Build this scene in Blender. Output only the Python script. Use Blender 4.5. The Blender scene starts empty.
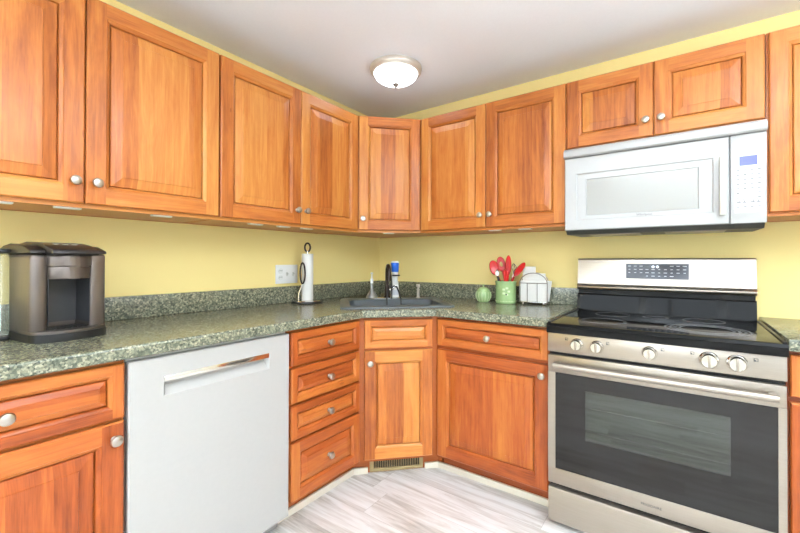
import bpy, bmesh, math, random
from mathutils import Vector, Matrix
R = math.radians
SC = bpy.context.scene
COL = SC.collection

# ------------------------------------------------------------------ camera
cam_d = bpy.data.cameras.new('camera')
cam = bpy.data.objects.new('camera', cam_d); COL.objects.link(cam)
cam_d.sensor_width = 36.0
cam_d.lens = 390.18 / 800 * 36
cam_d.shift_x = -7.32 / 800
cam_d.shift_y = -7.63 / 800
cam_d.clip_start = 0.02
_yaw, _pit, _rol = 0.6185, 0.0058, 0.0017
_f = Vector((-math.sin(_yaw), math.cos(_yaw), 0)); _r = Vector((math.cos(_yaw), math.sin(_yaw), 0)); _u = Vector((0, 0, 1))
_f2 = _f * math.cos(_pit) + _u * math.sin(_pit); _u2 = -_f * math.sin(_pit) + _u * math.cos(_pit)
_r3 = _r * math.cos(_rol) + _u2 * math.sin(_rol); _u3 = -_r * math.sin(_rol) + _u2 * math.cos(_rol)
_m = Matrix((_r3, _u3, -_f2)).transposed().to_4x4()
_m.translation = Vector((2.003, -2.430, 1.156))
cam.matrix_world = _m
SC.camera = cam

# ------------------------------------------------------------------ world, exposure, daylight
W = bpy.data.worlds.new('world'); SC.world = W; W.use_nodes = True
W.node_tree.nodes['Background'].inputs[0].default_value = (0.86, 0.93, 1.0, 1)
W.node_tree.nodes['Background'].inputs[1].default_value = 1.2
SC.view_settings.view_transform = 'Standard'
SC.view_settings.look = 'None'
SC.view_settings.gamma = 1.0
SC.view_settings.use_curve_mapping = False
SC.view_settings.exposure = -0.13

def area(name, loc, rot, sx, sy, power, col=(1, 1, 1)):
    d = bpy.data.lights.new(name, 'AREA'); d.shape = 'RECTANGLE'; d.size = sx; d.size_y = sy
    d.energy = power; d.color = col
    o = bpy.data.objects.new(name, d); COL.objects.link(o); o.location = loc; o.rotation_euler = rot
    return o
# daylight through the rear window, plus fill at an added side window
area('daylight_back', (1.95, -4.72, 1.5), (R(112), 0, 0), 2.8, 1.1, 45, (0.8, 0.91, 1))
area('fill_daylight_side', (4.22, -2.6, 1.3), (R(112), 0, R(90)), 2.0, 1.5, 24, (0.8, 0.91, 1))

# upward fill light of two added, unseen floor lamps (built further down)
FILL_UPL = ((2.98, -1.90), (1.85, -3.6))
for _x, _y in FILL_UPL:
    _d = area('fill_uplight', (_x, _y, 1.70), (R(180), 0, 0), .26, .26, 150, (0.87, 0.945, 1)); _d.data.shape = 'DISK'
H = 2.281          # ceiling height

# ------------------------------------------------------------------ node helpers
class NT:
    def __init__(s, name):
        s.m = bpy.data.materials.new(name); s.m.use_nodes = True
        s.t = s.m.node_tree; s.b = s.t.nodes['Principled BSDF']; s.out = s.t.nodes['Material Output']
    def n(s, typ, **kw):
        x = s.t.nodes.new(typ)
        for k, v in kw.items(): setattr(x, k, v)
        return x
    def l(s, a, b): s.t.links.new(a, b)
    def math(s, op, a, b=None, c=None):
        x = s.n('ShaderNodeMath', operation=op)
        for i, v in enumerate((a, b, c)):
            if v is None: continue
            if isinstance(v, (int, float)): x.inputs[i].default_value = v
            else: s.l(v, x.inputs[i])
        return x.outputs[0]
    def mix(s, f, a, b, mode='MIX'):
        x = s.n('ShaderNodeMix', data_type='RGBA', blend_type=mode)
        for sock, v in ((x.inputs[0], f), (x.inputs[6], a), (x.inputs[7], b)):
            if isinstance(v, (int, float)): sock.default_value = v
            elif isinstance(v, tuple): sock.default_value = v
            else: s.l(v, sock)
        return x.outputs[2]
    def comb(s, x, y, z):
        c = s.n('ShaderNodeCombineXYZ')
        for i, v in enumerate((x, y, z)):
            if isinstance(v, (int, float)): c.inputs[i].default_value = v
            else: s.l(v, c.inputs[i])
        return c.outputs[0]
    def noise(s, vec, scale, detail=3, rough=.55, dist=0):
        x = s.n('ShaderNodeTexNoise'); x.inputs['Scale'].default_value = scale
        x.inputs['Detail'].default_value = detail; x.inputs['Roughness'].default_value = rough
        x.inputs['Distortion'].default_value = dist
        if vec is not None: s.l(vec, x.inputs['Vector'])
        return x.outputs['Fac']
    def ramp(s, fac, stops, interp='LINEAR'):
        x = s.n('ShaderNodeValToRGB'); x.color_ramp.interpolation = interp
        e = x.color_ramp.elements
        while len(e) < len(stops): e.new(0.5)
        for i, (p, c) in enumerate(stops): e[i].position = p; e[i].color = c
        s.l(fac, x.inputs[0]); return x.outputs[0]
    def bump(s, h, strength, dist=.01):
        x = s.n('ShaderNodeBump'); x.inputs['Strength'].default_value = strength; x.inputs['Distance'].default_value = dist
        s.l(h, x.inputs['Height']); s.l(x.outputs[0], s.b.inputs['Normal'])

def lin(r, g, b):
    f = lambda c: (c / 255 / 12.92) if c / 255 <= .04045 else ((c / 255 + .055) / 1.055) ** 2.4
    return (f(r), f(g), f(b), 1)

def plain(name, rgb, rough=.5, metal=0, coat=0, spec=.5, trans=0, ior=1.45, noise_amt=.03, nscale=60, stretch=None):
    k = NT(name); b = k.b
    tc = k.n('ShaderNodeTexCoord').outputs['Object']
    if stretch:
        mp = k.n('ShaderNodeMapping'); mp.inputs['Scale'].default_value = stretch; k.l(tc, mp.inputs[0]); tc = mp.outputs[0]
    nz = k.noise(tc, nscale, 2)
    c = lin(*rgb)
    lo = tuple(v * (1 - noise_amt) for v in c[:3]) + (1,); hi = tuple(min(1, v * (1 + noise_amt)) for v in c[:3]) + (1,)
    k.l(k.ramp(nz, [(.3, lo), (.7, hi)]), b.inputs['Base Color'])
    b.inputs['Roughness'].default_value = rough; b.inputs['Metallic'].default_value = metal
    b.inputs['Coat Weight'].default_value = coat; b.inputs['Specular IOR Level'].default_value = spec
    b.inputs['Transmission Weight'].default_value = trans; b.inputs['IOR'].default_value = ior
    return k.m

# ------------------------------------------------------------------ materials
PW = .092          # width of one glued-up board
def wood(name='cherry_wood', light=(200, 134, 66), mid=(178, 102, 44), dark=(122, 56, 23)):
    k = NT(name)
    uv = k.n('ShaderNodeUVMap'); uv.uv_map = 'UVMap'
    sp = k.n('ShaderNodeSeparateXYZ'); k.l(uv.outputs[0], sp.inputs[0]); u, v = sp.outputs[0], sp.outputs[1]
    oi = k.n('ShaderNodeObjectInfo')
    wob = k.math('MULTIPLY', k.noise(k.comb(u, 0, 0), 2.0, 1), .004)
    pl = k.math('FLOOR', k.math('DIVIDE', k.math('ADD', v, wob), PW))
    wn = k.n('ShaderNodeTexWhiteNoise', noise_dimensions='2D')
    k.l(k.comb(pl, k.math('MULTIPLY', oi.outputs['Random'], 91.7), 0), wn.inputs['Vector'])
    pr = wn.outputs['Value']
    seed = k.math('MULTIPLY', pr, 37.0)
    fig = k.noise(k.comb(k.math('MULTIPLY', u, 2.2), k.math('MULTIPLY', v, 11), seed), 1.0, 4, .6, 1.4)
    grain = k.noise(k.comb(k.math('MULTIPLY', u, 3.5), k.math('MULTIPLY', v, 75), seed), 1.0, 3, .6, .5)
    fine = k.noise(k.comb(k.math('MULTIPLY', u, 22), k.math('MULTIPLY', v, 420), seed), 1.0, 2)
    t = k.math('ADD', k.math('MULTIPLY', pr, .42), k.math('MULTIPLY', fig, .68))
    t = k.math('ADD', t, k.math('MULTIPLY', k.math('SUBTRACT', grain, .5), .60))
    t = k.math('ADD', t, k.math('MULTIPLY', k.math('SUBTRACT', fine, .5), .24))
    col = k.ramp(t, [(.14, lin(*dark)), (.5, lin(*mid)), (.86, lin(*light))])
    # small pin knots
    vo = k.n('ShaderNodeTexVoronoi'); vo.inputs['Scale'].default_value = 1
    k.l(k.comb(k.math('MULTIPLY', u, 5.5), k.math('MULTIPLY', v, 15), seed), vo.inputs['Vector'])
    sepc = k.n('ShaderNodeSeparateColor'); k.l(vo.outputs['Color'], sepc.inputs[0])
    kn = k.math('MULTIPLY', k.math('LESS_THAN', vo.outputs['Distance'], .085), k.math('GREATER_THAN', sepc.outputs[0], .86))
    col = k.mix(k.math('MULTIPLY', kn, .55), col, lin(110, 50, 20))
    k.l(col, k.b.inputs['Base Color'])
    k.l(k.math('ADD', .26, k.math('MULTIPLY', grain, .14)), k.b.inputs['Roughness'])
    k.b.inputs['Coat Weight'].default_value = .06; k.b.inputs['Coat Roughness'].default_value = .18
    k.b.inputs['Specular IOR Level'].default_value = .32
    k.bump(grain, .06, .002)
    return k.m
WOOD = wood()
WOOD_LOW_LIGHT = wood('cherry_wood_low_light', (184, 110, 49), (160, 79, 32), (108, 43, 17))  # same cherry as the uppers; redder, dimmer light low down put into its colour

def laminate():
    k = NT('speckled_laminate')
    tc = k.n('ShaderNodeTexCoord').outputs['Object']
    v1 = k.n('ShaderNodeTexVoronoi'); v1.inputs['Scale'].default_value = 185; k.l(tc, v1.inputs['Vector'])
    s1 = k.n('ShaderNodeSeparateColor'); k.l(v1.outputs['Color'], s1.inputs[0])
    v2 = k.n('ShaderNodeTexVoronoi'); v2.inputs['Scale'].default_value = 105; k.l(tc, v2.inputs['Vector'])
    s2 = k.n('ShaderNodeSeparateColor'); k.l(v2.outputs['Color'], s2.inputs[0])
    nz = k.noise(tc, 70, 4, .7)
    base = k.ramp(s1.outputs[0], [(0, lin(34, 38, 30)), (.28, lin(72, 77, 63)), (.55, lin(108, 112, 92)), (.8, lin(150, 147, 120)), (1, lin(204, 197, 166))])
    big = k.ramp(s2.outputs[1], [(0, lin(34, 38, 31)), (.35, lin(94, 99, 83)), (.75, lin(118, 119, 101)), (1, lin(164, 157, 130))])
    c = k.mix(.45, base, big)
    c = k.mix(k.math('MULTIPLY', nz, .22), c, lin(100, 102, 88))
    k.l(c, k.b.inputs['Base Color'])
    k.b.inputs['Roughness'].default_value = .22
    return k.m
LAM = laminate()

def plank_floor():
    k = NT('whitewashed_plank_floor')
    tc = k.n('ShaderNodeTexCoord').outputs['Object']
    sp = k.n('ShaderNodeSeparateXYZ'); k.l(tc, sp.inputs[0]); x, y = sp.outputs[0], sp.outputs[1]
    row = k.math('FLOOR', k.math('DIVIDE', y, .18))
    wn = k.n('ShaderNodeTexWhiteNoise', noise_dimensions='1D'); k.l(row, wn.inputs['W'])
    xs = k.math('ADD', x, k.math('MULTIPLY', wn.outputs['Value'], 3.1))
    colm = k.math('FLOOR', k.math('DIVIDE', xs, 1.2))
    w2 = k.n('ShaderNodeTexWhiteNoise', noise_dimensions='2D'); k.l(k.comb(row, colm, 0), w2.inputs['Vector'])
    seed = k.math('MULTIPLY', w2.outputs['Value'], 40)
    g1 = k.noise(k.comb(k.math('MULTIPLY', xs, 1.5), k.math('MULTIPLY', y, 11), seed), 1.0, 5, .65, 1.2)
    g2 = k.noise(k.comb(k.math('MULTIPLY', xs, 5), k.math('MULTIPLY', y, 90), seed), 1.0, 3, .6)
    t = k.math('ADD', k.math('MULTIPLY', g1, .75), k.math('MULTIPLY', g2, .25))
    t = k.math('ADD', t, k.math('MULTIPLY', k.math('SUBTRACT', w2.outputs['Value'], .5), .12))
    c = k.ramp(t, [(.30, lin(150, 142, 134)), (.44, lin(200, 194, 187)), (.56, lin(232, 230, 227)), (.75, lin(246, 245, 244))])
    fy = k.math('FRACT', k.math('DIVIDE', y, .18)); fx = k.math('FRACT', k.math('DIVIDE', xs, 1.2))
    seam = k.math('MAXIMUM', k.math('LESS_THAN', fy, .012), k.math('LESS_THAN', fx, .0018))
    c = k.mix(k.math('MULTIPLY', seam, .45), c, lin(120, 110, 98))
    k.l(c, k.b.inputs['Base Color'])
    k.b.inputs['Roughness'].default_value = .42
    k.bump(g2, .05, .002)
    return k.m

def paint(name, rgb, rough=.6, bump=.04, scale=220):
    k = NT(name); tc = k.n('ShaderNodeTexCoord').outputs['Object']
    nz = k.noise(tc, scale, 3); c = lin(*rgb)
    k.l(k.mix(nz, tuple(v * .97 for v in c[:3]) + (1,), tuple(min(1, v * 1.02) for v in c[:3]) + (1,)), k.b.inputs['Base Color'])
    k.b.inputs['Roughness'].default_value = rough; k.bump(nz, bump, .002)
    return k.m
YEL = paint('yellow_wall_paint', (250, 228, 152))
CEIL = paint('white_ceiling_paint', (243, 247, 252), .8, .12, 90)
WHT = paint('white_wall_paint', (238, 240, 242))
FLOOR = plank_floor()
TRIM = paint('cream_trim_paint', (236, 228, 208), .45, .02)
WHITE = plain('white_appliance_enamel', (180, 179, 177), .25, coat=.2, noise_amt=.01)
WHITE_DW = plain('white_dishwasher_enamel', (174, 171, 166), .3, noise_amt=.01)
PAPERW = plain('white_wall_plate_plastic', (246, 245, 242), .4, noise_amt=.01)
WHITE2 = plain('white_plastic', (238, 237, 232), .35, noise_amt=.015)
OFFW = plain('off_white_plastic', (222, 220, 212), .3, noise_amt=.015)
STEEL = plain('brushed_steel', (166, 156, 144), .3, metal=.85, noise_amt=.05, nscale=14, stretch=(1, 14, 60))
STEEL_D = plain('dark_brushed_steel', (150, 142, 134), .3, metal=.9, noise_amt=.08, nscale=14, stretch=(1, 14, 60))
CHROME = plain('polished_chrome', (225, 222, 216), .1, metal=1, noise_amt=.02)
NICKEL = plain('brushed_nickel', (178, 170, 160), .28, metal=1, noise_amt=.05)
RIM = plain('satin_nickel_rim', (206, 196, 184), .35, metal=.4, noise_amt=.03)
HANDLEW = plain('ivory_plastic', (196, 193, 184), .35, noise_amt=.01)
NOOK = plain('dark_grey_plastic', (58, 58, 60), .4, noise_amt=.05)
BLACK = plain('black_plastic', (26, 25, 25), .35, noise_amt=.1)
GAP = plain('dark_recess', (16, 14, 13), .7, noise_amt=.1)
GLASSBLK = plain('black_ceramic_glass', (13, 12, 12), .06, spec=.2, noise_amt=.1)
OVENBLK = plain('black_oven_door_glass', (26, 22, 20), .05, spec=.42, noise_amt=.1)
RINGS = plain('printed_burner_marks', (128, 128, 130), .2, noise_amt=.1, nscale=300)
SINKM = plain('charcoal_composite', (74, 79, 80), .42, noise_amt=.18, nscale=420)
BRONZE = plain('oil_rubbed_bronze', (52, 42, 38), .3, metal=.8, noise_amt=.1)
SLATE = plain('brushed_slate_metal', (106, 97, 91), .34, metal=.75, noise_amt=.06, nscale=20, stretch=(60, 6, 1))
SLATE_D = plain('dark_slate_metal', (58, 54, 53), .3, metal=.6, noise_amt=.06)
PAPER = plain('white_paper', (228, 226, 220), .85, noise_amt=.02, nscale=140)
GREEN = plain('celadon_glaze', (152, 180, 122), .25, coat=.4, noise_amt=.06, nscale=40)
GREEN_L = plain('pale_celadon_glaze', (202, 216, 168), .25, coat=.4, noise_amt=.04)
RED = plain('red_silicone', (188, 20, 17), .32, coat=.2, noise_amt=.06)
BLUE = plain('blue_plastic', (24, 92, 196), .3, noise_amt=.05)
VENTM = plain('tan_vent_enamel', (158, 138, 96), .4, metal=.2, noise_amt=.06)
LCD = plain('lavender_display', (96, 102, 160), .2, noise_amt=.04)
MARK = plain('grey_print', (104, 104, 108), .5, noise_amt=.02)
MARKL = plain('pale_print', (212, 214, 218), .5, noise_amt=.02)
MARKD = plain('dark_print', (70, 70, 74), .5, noise_amt=.02)
DISP = plain('charcoal_touch_glass', (74, 76, 84), .12, coat=.4, noise_amt=.04)
MWGLASS = plain('grey_mesh_glass', (158, 156, 150), .12, coat=.3, noise_amt=.05, nscale=600)
CAVITY = plain('green_grey_oven_enamel', (112, 118, 100), .5, noise_amt=.08)

def clear(name, tint, mixf=.75, rough=.05):
    k = NT(name)
    tr = k.n('ShaderNodeBsdfTransparent'); tr.inputs[0].default_value = tint
    gl = k.n('ShaderNodeBsdfGlossy'); gl.inputs['Roughness'].default_value = rough
    fr = k.n('ShaderNodeLayerWeight'); fr.inputs[0].default_value = .3
    f = k.math('ADD', k.math('MULTIPLY', fr.outputs['Fresnel'], .6), 1 - mixf)
    mx = k.n('ShaderNodeMixShader'); k.l(f, mx.inputs[0]); k.l(tr.outputs[0], mx.inputs[1]); k.l(gl.outputs[0], mx.inputs[2])
    k.l(mx.outputs[0], k.out.inputs[0])
    return k.m
CLEAR = clear('clear_plastic', (.93, .95, .93, 1), .93)
CLEAR_B = clear('cloudy_clear_plastic', (.90, .92, .93, 1), .74, .3)
PANE = clear('window_glass', (.97, .98, .98, 1), .96)
OVENG = clear('tinted_oven_glass', (.42, .46, .40, 1), .93, .03)

def emit(name, rgb, s):
    k = NT(name); k.b.inputs['Base Color'].default_value = lin(*rgb)
    k.b.inputs['Emission Color'].default_value = lin(*rgb); k.b.inputs['Emission Strength'].default_value = s
    return k.m
DOME = emit('lit_frosted_glass', (236, 245, 255), 9)
DIGIT = emit('lit_digits', (235, 240, 250), 1.2)

# ------------------------------------------------------------------ mesh builder
class M:
    def __init__(s):
        s.bm = bmesh.new(); s.uv = s.bm.loops.layers.uv.new('UVMap'); s.done = set()
    def face(s, vs, grain=None, across=None, off=(0, 0)):
        """vs: list of coordinates. grain/across: 3-vectors for the wood uv."""
        f = s.bm.faces.new([s.bm.verts.new(v) for v in vs])
        if grain is not None:
            g = Vector(grain); a = Vector(across)
            for l in f.loops: l[s.uv].uv = (l.vert.co.dot(g) + off[0], l.vert.co.dot(a) + off[1])
            f.tag = True
        return f
    def box(s, x0, x1, y0, y1, z0, z1, bev=0, seg=2, mat=None):
        r = bmesh.ops.create_cube(s.bm, size=1)
        vs = r['verts']
        for v in vs:
            v.co = Vector(((x0 + x1) / 2 + v.co.x * (x1 - x0), (y0 + y1) / 2 + v.co.y * (y1 - y0), (z0 + z1) / 2 + v.co.z * (z1 - z0)))
        if bev:
            es = list({e for v in vs for e in v.link_edges})
            q = bmesh.ops.bevel(s.bm, geom=es, offset=bev, segments=seg, affect='EDGES', profile=.5)
            vs = list({v for f in q['faces'] for v in f.verts} | {v for v in vs if v.is_valid})
        if mat is not None: bmesh.ops.transform(s.bm, matrix=mat, verts=vs)
        return s
    def lathe(s, prof, c=(0, 0, 0), axis='z', seg=32, sx=1, sy=1):
        """prof: list of (radius, height)"""
        rings = []
        for r, h in prof:
            ring = []
            if r < 1e-6:
                ring = [s.bm.verts.new(s._ax(0, 0, h, axis, c))]
            else:
                for i in range(seg):
                    a = 2 * math.pi * i / seg
                    ring.append(s.bm.verts.new(s._ax(r * math.cos(a) * sx, r * math.sin(a) * sy, h, axis, c)))
            rings.append(ring)
        for a, b in zip(rings, rings[1:]):
            if len(a) == 1 and len(b) == 1: continue
            for i in range(seg):
                j = (i + 1) % seg
                if len(a) == 1: s.bm.faces.new((a[0], b[i], b[j]))
                elif len(b) == 1: s.bm.faces.new((a[i], a[j], b[0]))
                else: s.bm.faces.new((a[i], a[j], b[j], b[i]))
        return s
    def _ax(s, x, y, h, axis, c):
        if axis == 'z': v = (x, y, h)
        elif axis == '-y': v = (x, -h, y)
        elif axis == 'x': v = (h, x, y)
        else: v = (x, h, -y)
        return Vector(v) + Vector(c)
    def tube(s, pts, r, seg=10, closed=False, flat=1.0):
        pts = [Vector(p) for p in pts]; n = len(pts); rs = r if isinstance(r, (list, tuple)) else [r] * n
        prev = None; rings = []
        for i, p in enumerate(pts):
            if closed: t = (pts[(i + 1) % n] - pts[i - 1])
            else: t = pts[min(i + 1, n - 1)] - pts[max(i - 1, 0)]
            t.normalize()
            if prev is None:
                ref = Vector((0, 0, 1)) if abs(t.z) < .9 else Vector((1, 0, 0))
                nn = t.cross(ref).normalized()
            else: nn = (prev - t * prev.dot(t)).normalized()
            prev = nn; bb = t.cross(nn)
            rings.append([s.bm.verts.new(p + (nn * math.cos(2 * math.pi * k / seg) + bb * math.sin(2 * math.pi * k / seg) * flat) * rs[i]) for k in range(seg)])
        m = n if closed else n - 1
        for i in range(m):
            a, b = rings[i], rings[(i + 1) % n]
            for k in range(seg): s.bm.faces.new((a[k], a[(k + 1) % seg], b[(k + 1) % seg], b[k]))
        if not closed:
            s.bm.faces.new(rings[0][::-1]); s.bm.faces.new(rings[-1])
        return s
    def prism(s, poly, lo, hi, axis='z', bev=0, seg=2):
        """closed polygon (a,b) extruded from lo to hi along axis ('z': a=x,b=y; 'x': a=y,b=z; 'y': a=x,b=z)"""
        def P(a, b, h):
            return {'z': (a, b, h), 'x': (h, a, b), 'y': (a, h, b)}[axis]
        A = [s.bm.verts.new(P(a, b, lo)) for a, b in poly]; B = [s.bm.verts.new(P(a, b, hi)) for a, b in poly]
        n = len(poly); fs = [s.bm.faces.new(A[::-1]), s.bm.faces.new(B)]
        for i in range(n): fs.append(s.bm.faces.new((A[i], A[(i + 1) % n], B[(i + 1) % n], B[i])))
        if bev:
            es = list({e for f in fs for e in f.edges})
            bmesh.ops.bevel(s.bm, geom=es, offset=bev, segments=seg, affect='EDGES', profile=.5)
        return s
    def quadring(s, outer, inner):
        n = len(outer)
        for i in range(n):
            j = (i + 1) % n
            s.face([outer[i], outer[j], inner[j], inner[i]])
        return s
    def build(s, name, mat, parent=None, grain='z', loc=None, rz=0, smooth=True, weld=False, seed=None):
        bm = s.bm
        if weld: bmesh.ops.remove_doubles(bm, verts=bm.verts[:], dist=1e-5)
        bmesh.ops.recalc_face_normals(bm, faces=bm.faces[:])
        rnd = random.Random(seed if seed is not None else hash_name(name))
        ou, ov = rnd.uniform(0, 30), rnd.uniform(0, 30)
        G = {'z': 2, 'x': 0, 'y': 1}[grain]
        for f in bm.faces:
            if f.tag: continue
            nrm = f.normal; d = max(range(3), key=lambda i: abs(nrm[i]))
            ax = [i for i in range(3) if i != d]
            if G in ax: g = G; a = [i for i in ax if i != G][0]
            else: g, a = ax[0], ax[1]
            for l in f.loops: l[s.uv].uv = (l.vert.co[g] + ou, l.vert.co[a] + ov)
        me = bpy.data.meshes.new(name); bm.to_mesh(me); bm.free()
        if smooth:
            me.polygons.foreach_set('use_smooth', [True] * len(me.polygons))
            me.set_sharp_from_angle(angle=R(32))
        if isinstance(mat, (list, tuple)):
            for x in mat: me.materials.append(x)
        else: me.materials.append(mat)
        o = bpy.data.objects.new(name, me); COL.objects.link(o)
        if parent is not None: o.parent = parent
        if loc is not None: o.location = loc
        o.rotation_euler.z = rz
        return o
_seed = [0]
def hash_name(n):
    _seed[0] += 1
    return sum(ord(c) for c in n) * 131 + _seed[0]

def tag(o, label, cat, group=None):
    o['label'] = label; o['category'] = cat
    if group: o['group'] = group
    return o
def thing(name, label, cat, loc=(0, 0, 0), rz=0, group=None):
    o = bpy.data.objects.new(name, None); COL.objects.link(o); o.empty_display_size = .05
    o.location = loc; o.rotation_euler = (0, 0, rz)
    return tag(o, label, cat, group)
def struct(o, kind='structure'):
    o['kind'] = kind; return o
def holder(name, parent, loc=(0, 0, 0)):
    o = bpy.data.objects.new(name, None); COL.objects.link(o); o.parent = parent; o.location = loc; o.empty_display_size = .03
    return o
def text(name, s, size, mat, parent, loc, rot, depth=.0004, align='CENTER', shear=0):
    c = bpy.data.curves.new(name, 'FONT'); c.body = s; c.size = size; c.extrude = depth; c.align_x = align; c.shear = shear
    t = bpy.data.objects.new(name, c); COL.objects.link(t)
    dg = bpy.context.evaluated_depsgraph_get(); dg.update()
    me = bpy.data.meshes.new_from_object(t.evaluated_get(dg))
    COL.objects.unlink(t); bpy.data.objects.remove(t); bpy.data.curves.remove(c)
    o = bpy.data.objects.new(name, me); me.name = name; COL.objects.link(o)
    me.materials.clear(); me.materials.append(mat)
    o.parent = parent; o.location = loc; o.rotation_euler = rot
    return o

# ------------------------------------------------------------------ the room
RX, RY = 4.1, -4.6
struct(M().box(-.1, RX + .1, RY - .1, .1, -.1, 0).build('floor', FLOOR))
struct(M().box(-.1, RX + .1, RY - .1, .1, H, H + .1).build('ceiling', CEIL))
struct(M().box(-.1, 0, RY - .1, .1, 0, H).build('wall_left', YEL))
struct(M().box(0, RX, 0, .1, 0, H).build('wall_back', YEL))
m = M(); wy0, wy1, wz0, wz1 = -3.5, -1.7, .6, 1.95
m.box(RX, RX + .1, RY - .1, wy0, 0, H).box(RX, RX + .1, wy1, .1, 0, H).box(RX, RX + .1, wy0, wy1, 0, wz0).box(RX, RX + .1, wy0, wy1, wz1, H)
struct(m.build('wall_right', WHT))
m = M(); fx0, fx1, fz0, fz1 = .55, 3.35, .95, 2.05
m.box(0, fx0, RY - .1, RY, 0, H).box(fx1, RX, RY - .1, RY, 0, H).box(fx0, fx1, RY - .1, RY, 0, fz0).box(fx0, fx1, RY - .1, RY, fz1, H)
struct(m.build('wall_front', WHT))
m = M()
for x0, x1 in ((fx0, fx0 + .06), (fx1 - .06, fx1), (1.44, 1.52), (2.38, 2.46)): m.box(x0, x1, RY - .09, RY + .015, fz0, fz1)
for z0, z1 in ((fz0, fz0 + .06), (fz1 - .06, fz1)): m.box(fx0 + .06, fx1 - .06, RY - .088, RY + .013, z0, z1)
w1 = struct(m.build('window_1', WHITE2))
M().box(fx0 + .05, fx1 - .05, RY - .06, RY - .054, fz0 + .05, fz1 - .05).build('pane', PANE, w1)
m = M()  # side window, added out of view to let in fill light
for y0, y1 in ((wy0, wy0 + .06), (wy1 - .06, wy1), (-2.64, -2.56)): m.box(RX - .015, RX + .09, y0, y1, wz0, wz1)
for z0, z1 in ((wz0, wz0 + .06), (wz1 - .06, wz1)): m.box(RX - .013, RX + .088, wy0 + .06, wy1 - .06, z0, z1)
w2 = struct(m.build('window_2', WHITE2))
M().box(RX + .054, RX + .06, wy0 + .05, wy1 - .05, wz0 + .05, wz1 - .05).build('pane', PANE, w2)
struct(M().box(0, .014, RY, -2.5, 0, .09, .003).build('baseboard_left', TRIM))
struct(M().box(RX - .014, RX, RY + .014, 0, 0, .09, .003).build('baseboard_right', TRIM))
struct(M().box(.014, RX - .014, RY, RY + .014, 0, .09, .003).build('baseboard_front', TRIM))

# ------------------------------------------------------------------ doors and drawer fronts
T = .02
def rect(w, h, i, y): return [(i, y, i), (w - i, y, i), (w - i, y, h - i), (i, y, h - i)]
SIDES = ('b', 'r', 't', 'l')
def wood_ring(m, w, h, a, b, offs, gx=None):
    """ring of four mitred faces between two inset/depth pairs"""
    A = rect(w, h, *a); B = rect(w, h, *b)
    for i in range(4):
        j = (i + 1) % 4
        horiz = i in (0, 2)
        g, ac = ((1, 0, 0), (0, .6, 1)) if horiz else ((0, 0, 1), (1, .6, 0))
        m.face([A[i], A[j], B[j], B[i]], g, ac, offs[i])
def front(name, parent, x, z, w, h, fr, wood_m, seed, knob, drawer=False, y=0, bevel=.036):
    """a framed front with its raised panel and knob; (x,z): lower left corner, y: its back plane"""
    rnd = random.Random(seed)
    m = M()
    def off(centre): return (rnd.uniform(0, 40), -centre + (rnd.randint(5, 300) + .5) * PW)
    ob, ot, ol, orr = off(fr / 2), off(h - fr / 2), off(fr / 2), off(w - fr / 2)
    offs = [ob, orr, ot, ol]
    wood_ring(m, w, h, (0, 0), (0, -T + .004), offs)
    wood_ring(m, w, h, (0, -T + .004), (.004, -T), offs)
    c = .004
    X = (1, 0, 0); Z = (0, 0, 1)
    m.face([(c, -T, c), (fr, -T, c), (fr, -T, h - c), (c, -T, h - c)], Z, X, ol)
    m.face([(w - fr, -T, c), (w - c, -T, c), (w - c, -T, h - c), (w - fr, -T, h - c)], Z, X, orr)
    m.face([(fr, -T, c), (w - fr, -T, c), (w - fr, -T, fr), (fr, -T, fr)], X, Z, ob)
    m.face([(fr, -T, h - fr), (w - fr, -T, h - fr), (w - fr, -T, h - c), (fr, -T, h - c)], X, Z, ot)
    prof = [(fr, -T), (fr + .002, -T + .003), (fr + .006, -T + .0045), (fr + .011, -T + .008), (fr + .013, -T + .013), (fr + .013, -.001)]
    if drawer: prof = [(fr, -T), (fr + .002, -T + .003), (fr + .005, -T + .0045), (fr + .009, -T + .008), (fr + .011, -T + .013), (fr + .011, -.001)]
    for p, q in zip(prof, prof[1:]): wood_ring(m, w, h, p, q, offs)
    m.face([(0, 0, 0), (0, 0, h), (w, 0, h), (w, 0, 0)], Z, X, ol)
    o = m.build(name, wood_m, parent, loc=(x, y, z), weld=True, smooth=False)
    p0 = prof[-1][0] + .002
    m = M(); og = (rnd.uniform(0, 40), rnd.uniform(0, 40))
    g, ac = ((1, 0, 0), (0, .3, 1)) if drawer else ((0, 0, 1), (1, .3, 0))
    pts = [(p0, -.0006), (p0, -.0075), (p0 + .003, -.0105), (p0 + bevel, -.0160), (p0 + bevel + .001, -.0178), (p0 + bevel + .003, -.018)]
    for a, b in zip(pts, pts[1:]):
        A = rect(w, h, *a); B = rect(w, h, *b)
        for i in range(4):
            j = (i + 1) % 4; m.face([A[i], A[j], B[j], B[i]], g, ac, og)
    m.face(rect(w, h, *pts[-1]), g, ac, og); m.face(rect(w, h, *pts[0])[::-1], g, ac, og)
    m.build('raised_panel', wood_m, o, weld=True, smooth=False)
    if knob:
        kx, kz = knob
        M().lathe([(0, 0), (.0095, 0), (.0095, .002), (.006, .005), (.0055, .012), (.010, .015), (.0155, .018), (.0165, .022), (.0145, .027), (.008, .0295), (0, .030)],
                  (kx, -T, kz), '-y', 24).build('knob', NICKEL, o)['label'] = 'brushed nickel knob'
    return o
def seedn():
    _seed[0] += 1; return _seed[0] * 7919

def carcass(m, w, d, z0, z1, frame=.02):
    """cabinet box with a face frame (local x 0..w, y 0..-d)"""
    m.box(0, w, -d, 0, z0, z1)
    return m
def plank_block(parent, x, y, z, rz=0):
    o = M().box(-.036, .036, -.013, .013, -.007, 0, .002).build('corner_block', WHITE2, parent, loc=(x, y, z), rz=rz)
    o['label'] = 'small white block under the cabinet'

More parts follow.
